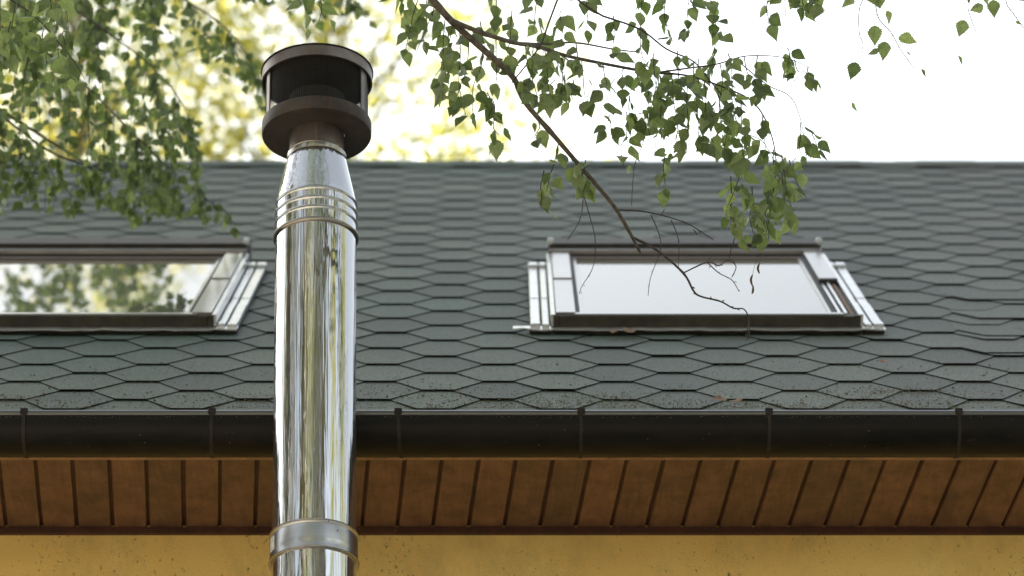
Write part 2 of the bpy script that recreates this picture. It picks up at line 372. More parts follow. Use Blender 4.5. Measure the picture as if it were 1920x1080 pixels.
# shingles
PP, EE = 1/3.0, 0.1454
WIN = [(0.128, 1.060, 1.15, 2.53), (-1.842, -0.910, 1.15, 2.53)]
def tab_mesh(lift=0.0, flat=0.137, wide=0.363, wob=0.0, seed=0):
    r = random.Random(seed); j = lambda: r.uniform(-wob, wob)
    h = lambda v: 0.0085 - 0.0030 * v / EE
    out = [(-flat*PP+j(), j()*0.6), (0, lift*0.1), (flat*PP+j(), j()*0.6), (wide*PP, EE), (wide*PP*0.98, 2.12*EE), (-wide*PP*0.98, 2.12*EE), (-wide*PP, EE)]
    lf = [lift, lift*1.15, lift, 0, 0, 0, 0]; n = len(out)
    top = [(x, v, h(v) + l) for (x, v), l in zip(out, lf)]; bot = [(x, v, h(v) + l - 0.0024) for (x, v), l in zip(out, lf)]
    fs = [(0, 1, 2, 3, 6), (6, 3, 4, 5)] + [(n+i, n+(i+1) % n, (i+1) % n, i) for i in range(n)] 
    fs.append(tuple(range(2*n-1, n-1, -1)))
    mt = [0, 0] + [1]*n + [1]
    return top + bot, fs, mt
variants = [tab_mesh(l, wob=wv, seed=s) for s, (l, wv) in enumerate([(0,.002),(0.0003,.003),(0.0006,.003),(0,.004),(0.001,.003),(0.0003,.002),(0.002,.004),(0.0005,.003)])]
tab_me = []
for k, (vs, fs, mt) in enumerate(variants):
    mb = MB(); mb.add(vs, fs, mt); tab_me.append(mb.mesh('shingle', [M['shingle'], M['bitumen']]))
cells = []
rr = random.Random(3)
for k in range(-1, 41):
    rowj = rr.uniform(-0.006, 0.006)
    n0 = int((HX1 - HX0) / PP / 2) + 1
    for n in range(-n0, n0+1):
        u = -0.0393 + n*PP + (0.5*PP if k % 2 else 0) + rowj + rr.uniform(-.0015, .0015)
        v = k*EE + rr.uniform(-.002, .002)
        if not (HX0 + 0.1 < u < HX1 - 0.1) or v + EE > V_RIDGE + 0.06: continue
        if any(a + 0.1 < u < b - 0.1 and c0 + 0.05 < v and v + 2*EE < c1 - 0.05 for a, b, c0, c1 in WIN): continue
        p = RM @ Vector((u, v + EE, 0)); q = p - CAM; Z = q.dot(FWD); px = 960 + FPX*q.x/Z
        cells.append((u, v, k, Z, -60 < px < 1980, rr.choice([0,0,1,1,2,3,4,5,7,6]) if k < 14 else rr.choice([0,1,2,3,4,5]), rr.random()))
vis = sorted([c for c in cells if c[4]], key=lambda c: c[3])[:300]
visset = set((c[0], c[1]) for c in vis)
for u, v, k, Z, s, vi, t in vis:
    o = bpy.data.objects.new('shingle', tab_me[vi]); C.objects.link(o); o.parent = roof
    o.matrix_local = RS @ Matrix.Translation((u, v, 0)) @ Matrix.Rotation(rr.uniform(-.006, .006), 4, 'Z')
fm = MB(); tint = []
for u, v, k, Z, s, vi, t in cells:
    if (u, v) in visset: continue
    vs, fs, mt = variants[vi]
    fm.add([RS @ Vector((x+u, y+v, z)) for x, y, z in vs], fs, mt); tint += [t]*len(fs)
fo = hbuild(fm, 'upper_shingles', [M['shingle_far'], M['bitumen']], roof); fo['kind'] = 'stuff'
at_ = fo.data.attributes.new('tint', 'FLOAT', 'FACE'); at_.data.foreach_set('value', tint)
st = MB(); st.box((HX0+.02, -.185, .0004), (HX1-.02, .03, .0026), M=RS); hbuild(st, 'starter_strip', M['shingle'], roof)
# ridge caps: overlapping folded pieces
for i in range(40):
    x0 = HX0 + i*0.25; mb = MB(); h = 0.008 + 0.004*(i % 2) + rr.uniform(-.001, .001)
    dy, dz = 0.125*math.cos(PHI), 0.125*math.sin(PHI); ry, rz = RIDGE.y, RIDGE.z + h
    pr = [(ry-dy, rz-dz), (ry-dy+0.004, rz-dz-0.004), (ry, rz-0.008), (ry+dy-0.004, rz-dz-0.004), (ry+dy, rz-dz), (ry+0.02, rz-0.004), (ry, rz), (ry-0.02, rz-0.004)]
    mb.prism(pr, x0, x0+0.256); hbuild(mb, 'ridge_cap', [M['shingle']], roof)
# a few lifted patch shingles at the right where two shingle runs meet
for (px, py, wd) in ((1905, 563, .34), (1935, 598, .36), (1930, 631, .30), (1925, 663, .27)):
    u, v = slope(px, py); vs, fs, mt = tab_mesh(0.001, flat=wd*1.35 if wd > .2 else .09, wide=wd*1.35+.22 if wd > .2 else .32, wob=.004, seed=int(px))
    mb = MB(); mb.add(vs, fs, mt); o = bpy.data.objects.new('shingle', mb.mesh('patch_shingle', [M['shingle'], M['bitumen']])); C.objects.link(o); o.parent = roof
    o.matrix_local = RS @ Matrix.Translation((u, v, 0.0024)) @ Matrix.Rotation(rr.uniform(-.012, .012), 4, 'Z'); o['label'] = 'wide patch shingle'
# moss crumbs and litter on the lower courses
lm = MB()
for i in range(5200):
    c = rr.random()
    u = rr.uniform(-1.9, 1.9); v = -0.14 + 0.75*rr.random()**2.6
    for cx_, cv, sg in ((-0.72,.02,.10),(0.05,-.07,.16),(0.22,.0,.12),(1.05,.12,.10),(1.02,-.05,.14),(-.25,.07,.2),(-1.35,0.0,.1),(.62,-.1,.1)):
        if rr.random() < 0.07: u = rr.gauss(cx_, sg); v = max(-.14, rr.gauss(cv, sg*.4)); break
    s = rr.uniform(.0009, .0032) * (1.8 if rr.random() < .05 else 1)
    kr = (v/EE) % 1; wz = 0.0010 - 0.0030*kr + 0.0008
    a = rr.uniform(0, 6.3); pts = [(u + s*math.cos(a+q)*rr.uniform(.6, 1.5), v + s*math.sin(a+q)*rr.uniform(.6, 1.5), wz) for q in (0, 2.1, 4.2)]
    lm.add([RM @ Vector(p) for p in pts] + [RM @ Vector((u, v, wz + s*rr.uniform(.5, 1.3)))], [(0,1,3),(1,2,3),(2,0,3)])
tag(hbuild(lm, 'moss_litter', M['litter'], roof), kind='stuff')
lm = MB()
for i in range(420):
    u = rr.uniform(-1.8, 1.8) if i % 3 else rr.gauss(rr.choice([-1.3, -.3, .35, .8]), .12); s = rr.uniform(.0008, .0024); a = rr.uniform(0, 6.3)
    cy, cz = (Y_LIP + rr.uniform(-.002, .012), onY(960, 768, Y_LIP).z + .0008) if i % 2 else (Y_LIP - .0006, onY(960, 768, Y_LIP).z - .021 - rr.uniform(0, .004))
    pts = [Vector((u + s*math.cos(a+q), cy + s*.5*math.sin(a+q), cz + s*.3*math.sin(a+q))) for q in (0, 2.1, 4.2)]
    lm.add(pts + [Vector((u, cy - s*.4, cz + s))], [(0,1,3),(1,2,3),(2,0,3)])
tag(hbuild(lm, 'moss_crumbs', M['litter'], roof), kind='stuff')
# one dead leaf and a curled shingle by the gutter
for px, py, s in ((1655, 691, .022), (1352, 763, .03), (1380, 764, .02), (1180, 632, .03), (1150, 634, .02)):
    u, v = slope(px, py); mb = MB(); vv = []
    for a in range(7): vv.append(RM @ Vector((u + s*math.cos(a*.9)*rr.uniform(.5, 1), v + s*.8*math.sin(a*.9), .017 + rr.uniform(0, .5)*s)))
    mb.add(vv + [RM @ Vector((u, v, .02))], [(i, (i+1) % 7, 7) for i in range(7)]); tag(hbuild(mb, 'dead_leaf', M['rust'], roof))

# gutter
lipz = onY(960, 768, Y_LIP).z; GR = 0.080; GY = Y_LIP + GR
GZ = lipz - 0.012
pr = []
for i in range(25):
    a = math.pi + math.pi*i/24; pr.append((GY + GR*math.cos(a), GZ + GR*math.sin(a)))
inn = [(GY + (GR-.0025)*math.cos(math.pi + math.pi*i/24), GZ + (GR-.0025)*math.sin(math.pi + math.pi*i/24)) for i in range(24, -1, -1)]
gm = MB(); gm.prism(pr + inn, HX0, HX1)
gut = hbuild(gm, 'gutter', M['gutter'], smooth=True)
bm_ = MB(); bp = [(Y_LIP + 0.006 + 0.0095*math.cos(a), GZ + 0.003 + 0.0095*math.sin(a)) for a in [2*math.pi*i/12 for i in range(12)]]
bm_.prism(bp, HX0, HX1); hbuild(bm_, 'rolled_lip', M['lip'], gut, smooth=True)
# joints
for i, px in enumerate((43, 396, 746, 1090, 1443, 1800)):
    pass
xb = [onY(px, 800, Y_LIP).x for px in (43, 396, 746, 1090, 1443, 1800)]
stp = 0.494; xs_ = [xb[0] - stp*k for k in range(6, 0, -1)] + xb + [xb[-1] + stp*k for k in range(1, 8)]
for i, x in enumerate(xs_):
    if not HX0 < x < HX1: continue
    mb = MB(); sh = rr.uniform(-.006, .01)
    arc = [(GY + (GR+.003)*math.cos(math.pi+a), GZ + (GR+.003)*math.sin(math.pi+a)) for a in [math.pi*q/16 for q in range(15)]]
    arc2 = [(GY + (GR+.0003)*math.cos(math.pi+a), GZ + (GR+.0003)*math.sin(math.pi+a)) for a in [math.pi*q/16 for q in range(14, -1, -1)]]
    n = len(arc); vs = []
    for side in (-1, 1):
        for q, (y, z) in enumerate(arc + arc2):
            qq = q if q < n else 2*n-1-q
            vs.append((x + side*.0045 + sh*(qq/n)**1.0, y, z))
    m_ = 2*n; mb.add(vs, [(q, (q+1) % m_, m_+(q+1) % m_, m_+q) for q in range(m_)] + [tuple(range(m_))[::-1], tuple(range(m_, 2*m_))])
    br = hbuild(mb, 'bracket', M['bracket'], gut)
    cl = MB(); cl.box((x-.0105, Y_LIP-.0055, GZ-.003), (x+.0105, Y_LIP+.020, GZ+.0155)); c = hbuild(cl, 'bracket_clip', M['bracket'], gut); bevel(c, .003)
    if i == 7:
        cl = MB(); 
        for dx in (-.009, .012): cl.box((x+dx-.004, GY-.05, GZ-.0675), (x+dx+.004, GY-.046, GZ-.058))
# fascia
fb = MB(); fb.box((HX0, Y_FAS, Z_SOF-0.001), (HX1, Y_FAS+.024, P0.z-.12)); hbuild(fb, 'fascia_board', M['redtrim'])
# soffit planks: slightly skewed tongue and groove boards
sof = MB(); sof.box((HX0+.05, Y_FAS+.026, Z_SOF+.010), (HX1-.05, Y_WALL-.002, Z_SOF+.020)); soffit = hbuild(sof, 'soffit', M['redtrim'])
sk = math.tan(math.radians(4.3)); LEN = Y_WALL - .004 - (Y_FAS+.004)
pitch = 69.2/ (FPX / ((Vector((0, Y_FAS+.05, Z_SOF)) - CAM).dot(FWD)))
plv = MB()
vs = []
for (yy) in (0.0, LEN):
    off = -sk*yy
    for x, z in ((-pitch*.435, 0), (pitch*.435, 0), (pitch*.455, .006), (pitch*.455, .0095), (-pitch*.455, .0095), (-pitch*.455, .006)): vs.append((x+off, yy, z))
plv.add(vs, [(i, (i+1) % 6, 6+(i+1) % 6, 6+i) for i in range(6)] + [tuple(range(6))[::-1], tuple(range(6, 12))])
pme = plv.mesh('plank', [M['plank']])
x = onZ(1281.5, 854, Z_SOF).x; x -= pitch*(int((x - HX0)/pitch) - 1)
while x < HX1 - .1:
    o = bpy.data.objects.new('plank', pme); C.objects.link(o); o.parent = soffit; o.location = (x + rr.uniform(-.001, .001), Y_FAS+.004, Z_SOF + rr.uniform(-.0008, .0008)); x += pitch
tb = MB(); tb.box((HX0+.05, Y_FAS-.001, Z_SOF-.010), (HX1-.05, Y_FAS+.014, Z_SOF-.0015)); hbuild(tb, 'edge_batten', M['batten'], soffit)
zt = onY(960, 1000, Y_WALL-.014).z
tb = MB(); tb.box((HX0+.05, Y_WALL-.016, zt), (HX1-.05, Y_WALL-.001, Z_SOF-.002)); hbuild(tb, 'wall_batten', M['redtrim'], soffit)

# ------------------------------------------------------------------ roof windows
def roof_window(u0, u1, v0, v1, open_side, name_label):
    sk_ = empty('skylight', (0, 0, 0), house); sk_.matrix_parent_inverse = Matrix.Translation((0, -13.2, 0)); sk_['label'] = name_label
    def b(name, mat, *boxes, bev=.0015):
        mb = MB()
        for a, c in boxes: mb.box(a, c, M=RM)
        o = mb.build(name, mat, sk_); 
        if bev: bevel(o, bev)
        return o
    W = 0.056; SB = 0.070
    # curb
    b('curb', M['clad_dark'], ((u0+.004, v0+.002, -.02), (u1-.004, v0+.06, W-.006)), ((u0+.004, v0+.06, -.02), (u0+.06, v1, W-.012)), ((u1-.06, v0+.06, -.02), (u1-.004, v1, W-.012)), ((u0+.06, v1-.06, -.02), (u1-.06, v1, W-.012)))
    b('front_rail', M['clad_dark'], ((u0+.018, v0-.010, .004), (u1-.018, v0+.003, W-.004)))
    for s_ in (0, 1): 
        uu = (u0-.002, u0+.018) if s_ == 0 else (u1-.018, u1+.002)
        b('corner_piece', M['clad_dark'], ((uu[0], v0-.006, .002), (uu[1], v0+.004, W-.002)))
    b('front_lip', M['clad'], ((u0+.06, v0-.004, W-.004), (u1-.05, v0+.028, W+.003)))
    # side cladding, two lengths each with a joint
    vj = v0 + (v1-v0)*.52
    for s_ in (0, 1):
        a0, a1 = (u0+.006, u0+SB-.004) if s_ == 0 else (u1-SB+.004, u1-.006)
        if s_ == open_side:
            b('side_cover', M['clad'], ((a0, vj-.02, W-.010), (a1, v1-.02, W+.012)))
            # cover missing over the lower half: rails show
            b('open_rail', M['clad_light'], ((a0+.004, v0+.03, W-.012), (a0+.014, vj-.02, W-.002)))
            b('open_rail', M['clad_light'], ((a0+.022, v0+.03, W-.012), (a0+.031, vj-.02, W+.001)))
            b('rusty_rail', M['rust'], ((a0+.040, v0+.04, W-.012), (a0+.052, vj-.02, W-.005)))
            b('hinge', M['gasket'], ((a0, vj-.035, W-.012), (a1, vj-.0205, W+.009)))
        else:
            b('side_cover', M['clad'], ((a0, vj+.004, W-.010), (a1, v1-.02, W+.010)))
            b('side_cover', M['clad'], ((a0, v0+.012, W-.010), (a1, vj-.001, W+.006)))
            b('cover_joint', M['gasket'], ((a0, vj-.0008, W-.010), (a1, vj+.0038, W+.003)))
        o0, o1 = (u0-.010, u0+.004) if s_ == 0 else (u1-.004, u1+.010)
        b('outer_trim', M['clad_light'], ((o0, v0-.002, .02), (o1, v1-.02, W+.001)))
        g0, g1 = (u0+SB-.003, u0+SB+.008) if s_ == 0 else (u1-SB-.008, u1-SB+.003)
        b('gasket', M['gasket'], ((g0, v0+.03, W-.014), (g1, v1-.03, W+.001)))
        l0, l1 = (u0+SB+.0085, u0+SB+.020) if s_ == 0 else (u1-SB-.020, u1-SB-.0085)
        b('glazing_bead', M['clad'], ((l0, v0+.03, W-.014), (l1, v1-.03, W-.004)))
    # head cover hood
    b('hood', M['clad_dark'], ((u0-.002, v1+.05, .0), (u1+.002, v1+.20, .083)))
    b('hood_plate', M['clad'], ((u0, v1-.035, W-.01), (u1, v1+.049, .069)))
    b('hood_front', M['clad'], ((u0+.004, v1-.043, W-.006), (u1-.004, v1-.036, .073)))
    b('hood_shadow_strip', M['gasket'], ((u0+SB, v1-.052, W-.006), (u1-SB, v1-.044, .059)))
    for q in (u0+.004, u1-.004):
        mb = MB(); mb.lathe([(0, -.016), (.009, -.014), (.012, 0), (.009, .014), (0, .016)], 12, M=RM @ Matrix.Translation((q, v1+.06, .086)))
        mb.build('hood_cap', M['clad_light'], sk_, smooth=True)
    # glass and gasket line at the bottom
    gm = MB(); gm.box((u0+SB+.012, v0+.034, W-.022), (u1-SB-.012, v1-.06, W-.008), M=RM); gm.build('pane', M['glass'], sk_)
    b('gasket', M['gasket'], ((u0+SB+.022, v0+.0285, W-.012), (u1-SB-.022, v0+.036, W-.003)))
    b('top_rail', M['toprail'], ((u0+SB, v1-.105, W-.02), (u1-SB, v1-.053, W-.003)))
    # flashing: two ribbed channels each side
    for s_ in (0, 1):
        for a, c_ in ((.014, .036), (.042, .072)):
            f0, f1 = (u0-c_, u0-a) if s_ == 0 else (u1+a, u1+c_)
            b('flashing_channel', M['clad_light'], ((f0, v0-.015, .006), (f1, v0+.035, .028 + rr.uniform(0, .004))), ((f0, v0+.038, .006), (f1, v0+.42+.1*rr.random(), .026)), ((f0, v0+.56, .006), (f1, v1-.13, .024)), ((f0, v0+.42, .006), (f1, v0+.56, .022)), bev=.004)
            b('flashing_end', M['clad_light'], ((f0-.002, v1-.125, .008), (f1+.002, v1-.06, .034)), bev=.006)
        f0, f1 = (u0-.074, u0-.012) if s_ == 0 else (u1+.012, u1+.074)
        b('flashing_tray', M['gasket'], ((f0, v0-.02, .0), (f1, v1-.06, .0135)))
    # apron under the window, a bent thin sheet with an uneven edge
    am = MB(); n = 36; top = []; lo = []
    for i in range(n+1):
        u = u0-.125 + (u1-u0+.20)*i/n; e = .0018*math.sin(i*1.7) + .0016*math.sin(i*.6)
        top.append(RM @ Vector((u, v0+.02, .018))); lo.append(RM @ Vector((u, v0-.045 + e*1.2 + (.02 if i < 2 else 0), .0165 + abs(e))))
    lo2 = [p - NN*.004 for p in lo]
    am.add(top + lo + lo2, [(n+1+i, n+2+i, i+1, i) for i in range(n)] + [(2*n+2+i, 2*n+3+i, n+2+i, n+1+i) for i in range(n)])
    am.build('apron', M['clad_light'], sk_)
    return sk_
roof_window(*WIN[0], 1, 'right roof window with a cover missing on its right side and clear sky in the pane')
roof_window(*WIN[1], 9, 'left roof window with birch leaves reflected in its pane')

# ------------------------------------------------------------------ flue
YP = 8.235
pa = onY(588.5, 1040, YP); pb = onY(594.5, 150, YP)
lean = (pb.x - pa.x) / (pb.z - pa.z); xg = pa.x - lean*pa.z
flue = empty('chimney_flue', (xg, YP, 0), label='tall polished steel chimney pipe with sooty cowl standing before the gutter', category='chimney')
flue.rotation_euler = (0, math.atan(lean), 0)
def fz(y): return onY(593, y, YP).z
def fr(hw, y): return hw * (onY(593, y, YP) - CAM).dot(FWD) / FPX
R = fr(77.2, 700)
z_col_t, z_col_b = fz(1007), fz(1057)
z_bead = fz(447); z_c0 = fz(380); z_c1 = fz(294); rN = fr(53.5, 294)
def fpart(mb, name, mat, parent=None, smooth=True): return mb.build(name, mat, parent or flue, smooth=smooth)
# lower pipe, upper pipe
m_ = MB(); zs = list(np.linspace(0.0, z_col_b+.012, 12)); m_.lathe([(R*1.002, z) for z in zs], 96)
fpart(m_, 'lower_pipe', M['steel'])
m_ = MB(); zs = np.linspace(z_col_t-.012, z_bead, 10); m_.lathe([(R, z) for z in zs], 96); fpart(m_, 'pipe', M['steel'])
RC = fr(83.5, 1040)
m_ = MB(); m_.lathe([(R+.001, z_col_b-.002), (RC-.001, z_col_b-.003), (RC+.0015, z_col_b), (RC+.0015, z_col_b+.003), (RC, z_col_b+.006), (RC-.0004, z_col_b+.022), (RC-.0002, z_col_b+.024), (RC-.0006, z_col_b+.026), (RC-.001, z_col_t-.012), (RC-.003, z_col_t-.008), (RC-.0005, z_col_t-.004), (RC-.001, z_col_t), (RC-.004, z_col_t+.001), (R+.001, z_col_t-.002)], 96)
col_ = fpart(m_, 'collar', M['brushed'])
m_ = MB()
for zz, rr_ in ((z_col_t+.0005, RC-.001), (z_col_b-.001, RC+.0006)):
    m_.lathe([(rr_+.0022*math.cos(a), zz+.0022*math.sin(a)) for a in [2*math.pi*i/8 for i in range(9)]], 96)
fpart(m_, 'rolled_edge', M['bead'], col_)
m_ = MB(); m_.lathe([(RC+.0008, z_col_b+.016), (RC+.0008, z_col_t-.018)], 8, ph0=math.radians(198), ph1=math.radians(212)); fpart(m_, 'sticker', M['sticker'], col_)
m_ = MB()
for a, zz in ((292, z_col_t-.004), (305, z_col_b+.05)):
    p = Vector((RC*math.cos(math.radians(a)), RC*math.sin(math.radians(a)), zz)); m_.lathe([(0, -.002), (.002, 0), (0, .002)], 8, M=Matrix.Translation(p))
fpart(m_, 'rivet', M['gasket'], col_)
# reducer with its beads
m_ = MB(); prof = [(R, z_bead)]
b1, b2, b3, b4 = z_bead, fz(423), fz(405), fz(387)
def beadpts(r, z): return [(r, z-.006), (r+.0024, z-.0035), (r+.0032, z), (r+.0024, z+.0035), (r, z+.006)]
prof = [(R, b1+.004)] + beadpts(R, b2) + beadpts(R, b3) + beadpts(R*.995, b4) + [(R*.985, z_c0+.004)]
for t in np.linspace(0.05, 1, 8): prof.append((R*.985 + (rN - R*.985)*t, z_c0 + .004 + (z_c1 - z_c0 - .004)*t))
m_.lathe(prof, 96); fpart(m_, 'reducer', M['steel'])
m_ = MB(); 
m_.lathe([(R+.003+.0042*math.cos(a), b1+.0055*math.sin(a)) for a in [2*math.pi*i/10 for i in range(11)]], 96)
for zb, rb in ((b2, R+.0028), (b3, R+.0028), (b4, R*.995+.0026)):
    m_.lathe([(rb+.0012*math.cos(a), zb+.0016*math.sin(a)) for a in [2*math.pi*i/8 for i in range(9)]], 96)
fpart(m_, 'bead', M['bead'])
z_pb, z_pt = fz(254), fz(232); rNk = fr(51.5, 270)
m_ = MB(); m_.lathe([(rN+.002, z_c1-.004), (rN+.003, z_c1), (rN, z_c1+.004)], 80); m_.lathe([(rNk+.001, z_c1+.003), (rNk+.0045, z_c1+.007), (rNk+.001, z_c1+.011)], 80); fpart(m_, 'neck_bead', M['bead'])
m_ = MB(); m_.lathe([(rNk, z_c1-.002), (rNk, z_pb+.004), (rNk, z_pb+.006)], 80); neck = fpart(m_, 'neck_pipe', M['neck'])
m_ = MB(); m_.lathe([(rNk, z_pb+.006), (rNk, fz(187)), (rNk+.0015, fz(185)), (rNk-.002, fz(185)), (rNk-.002, z_pb)], 80); fpart(m_, 'inner_flue', M['soot_in'], neck)
m_ = MB(); m_.lathe([(rN+.0016, z_c1-.013), (rN+.0030, z_c1-.011), (rN+.0032, z_c1+.002), (rN, z_c1+.003)], 80); fpart(m_, 'reducer_band', M['bead'])
m_ = MB(); m_.lathe([(rNk+.0006, z_c1+.01), (rNk+.002, z_c1+.02), (rNk+.002, z_pb), (rNk+.0006, z_pb)], 2, ph0=math.radians(271.2), ph1=math.radians(273)); fpart(m_, 'weld_seam', M['rust'], neck)
# cowl
RP = fr(102.5, 240); RT_ = fr(103.5, 140)
cowl = empty('cowl', (0, 0, 0), flue)
m_ = MB(); m_.lathe([(rNk+.0005, z_pb+.0), (RP-.002, z_pb-.001), (RP, z_pb+.002), (RP, z_pt-.002), (RP-.002, z_pt), (RP-.004, z_pt-.002), (RP-.004, z_pb+.003), (rNk+.0005, z_pb+.003)], 96)
pan = m_.build('pan', M['soot'], cowl, smooth=True)
z_rt, z_rb = fz(139), fz(157)
m_ = MB(); m_.lathe([(RT_-.004, z_rb), (RT_, z_rb), (RT_, z_rt), (RT_-.004, z_rt-.001), (RT_-.004, z_rb)], 96); m_.build('top_rim', M['soot_rim'], cowl, smooth=True)
m_ = MB(); m_.lathe([(RT_-.0045, z_rb+.004), (RT_*.5, z_rb+.010), (0.001, z_rb+.014)], 96); m_.lathe([(RT_+.003, z_rt+.0015), (RT_+.003, z_rt+.004), (RT_*.5, z_rt+.012), (.001, z_rt+.018)], 96); m_.lathe([(RT_-.003, z_rt+.0012), (RT_+.003, z_rt+.0015)], 96)
m_.build('top_plate', M['soot_in'], cowl, smooth=True)
# posts
for a in (206, 333, 92):
    ar = math.radians(a); mb = MB()
    T = Matrix.Rotation(ar, 4, 'Z')
    mb.box((RP-.0075, -.0095, z_pt-.012), (RP-.0045, .0095, z_rb+.004), M=T); mb.build('post', M['soot_rim'], cowl)
    if a == 333:
        mb = MB(); mb.box((RP-.0075, .014, z_pt-.012), (RP-.005, .019, z_rb+.004), M=T); mb.build('post_edge', M['soot_rim'], cowl)
# bird mesh: woven wires
RMh = RP - .0095; mb = MB(); nV = 140
for i in range(nV):
    a = 2*math.pi*i/nV; p = Vector((RMh*math.cos(a), RMh*math.sin(a), 0)); mb.tube([p + Vector((0, 0, z_pt-.018)), p + Vector((0, 0, z_rb+.006))], .00048, 3, cap=False)
z = z_pt - .014
while z < z_rb:
    mb.tube([(RMh*math.cos(a), RMh*math.sin(a), z) for a in [2*math.pi*i/60 for i in range(61)]], .00048, 3, cap=False); z += .0075
tag(mb.build('bird_mesh', M['mesh'], cowl), kind='stuff')

# ------------------------------------------------------------------ birch leaves
def leaf_geo(seed, ser=True):
    r = random.Random(seed)
    prof = [(0.0, .05), (.07, .24), (.16, .37), (.27, .43), (.39, .40), (.51, .33), (.63, .245), (.75, .155), (.87, .065), (1.0, 0.0)]
    fold = r.uniform(.05, .45); curl = r.uniform(-.7, .5); tw = r.uniform(-.5, .5); wv = r.uniform(.85, 1.05)
    def P(x, t): 
        z = fold*abs(x) + curl*t*t*.5 + tw*x*t + .02*math.sin(9*t + seed)
        return (x, t, z)
    mid = [P(0, t) for t, _ in prof]; vs = list(mid); n = len(prof); fs = []
    for sgn in (1, -1):
        edge = []
        for i, (t, hw) in enumerate(prof[:-1]):
            a = hw*wv*(1 + r.uniform(-.06, .06)); edge.append((sgn*a, t))
            t2, h2 = prof[i+1]
            if i > 0 and i < n-2: edge.append((sgn*((a + h2*wv)/2*.84), (t+t2)/2 + .02))       # serration notch
            else: edge.append((sgn*((a + h2*wv)/2), (t+t2)/2))
        base = len(vs); vs += [P(x, t) for x, t in edge]
        for i in range(n-1):
            a, b_, c_ = base+2*i, base+2*i+1, base+2*i+2
            if i < n-2:
                q = [i, a, b_, c_, i+1]
            else: q = [i, a, b_, i+1]
            fs.append(tuple(q) if sgn > 0 else tuple(q[::-1]))
    # petiole
    pb_ = len(vs); vs += [(-.011, .02, 0), (.011, .02, 0), (.007, -.42, .03), (-.007, -.42, .03), (0, .02, .02), (0, -.42, .045)]
    fs += [(pb_, pb_+1, pb_+2, pb_+3), (pb_+1, pb_+4, pb_+5, pb_+2), (pb_+4, pb_, pb_+3, pb_+5)]
    return [Vector(v) for v in vs], fs
leaf_vars = [leaf_geo(s) for s in range(9)]
leaf_mes = []
for vs, fs in leaf_vars:
    mb = MB(); mb.add(vs, fs); leaf_mes.append(mb.mesh('leaf', [M['leaf']]))
lr = random.Random(21)
def leaf_matrix(anchor, size, facing=0.75):
    # hangs from anchor (the twig) by its petiole; axis mostly downwards
    ax = Vector((lr.gauss(0, .55), lr.gauss(0, .45), -1 + lr.gauss(0, .35))).normalized()
    nb = Vector((lr.gauss(0, .55), -facing + lr.gauss(0, .45), lr.gauss(0, .45)))
    nb = nb - ax*nb.dot(ax)
    if nb.length < .05: nb = ax.orthogonal()
    nb.normalize()
    if lr.random() < .5: nb = -nb
    xx = ax.cross(nb).normalized()
    Mx = Matrix((( xx.x, ax.x, nb.x, 0), (xx.y, ax.y, nb.y, 0), (xx.z, ax.z, nb.z, 0), (0, 0, 0, 1)))
    return Matrix.Translation(anchor) @ Mx @ Matrix.Scale(size, 4) @ Matrix.Translation((0, .40, 0))
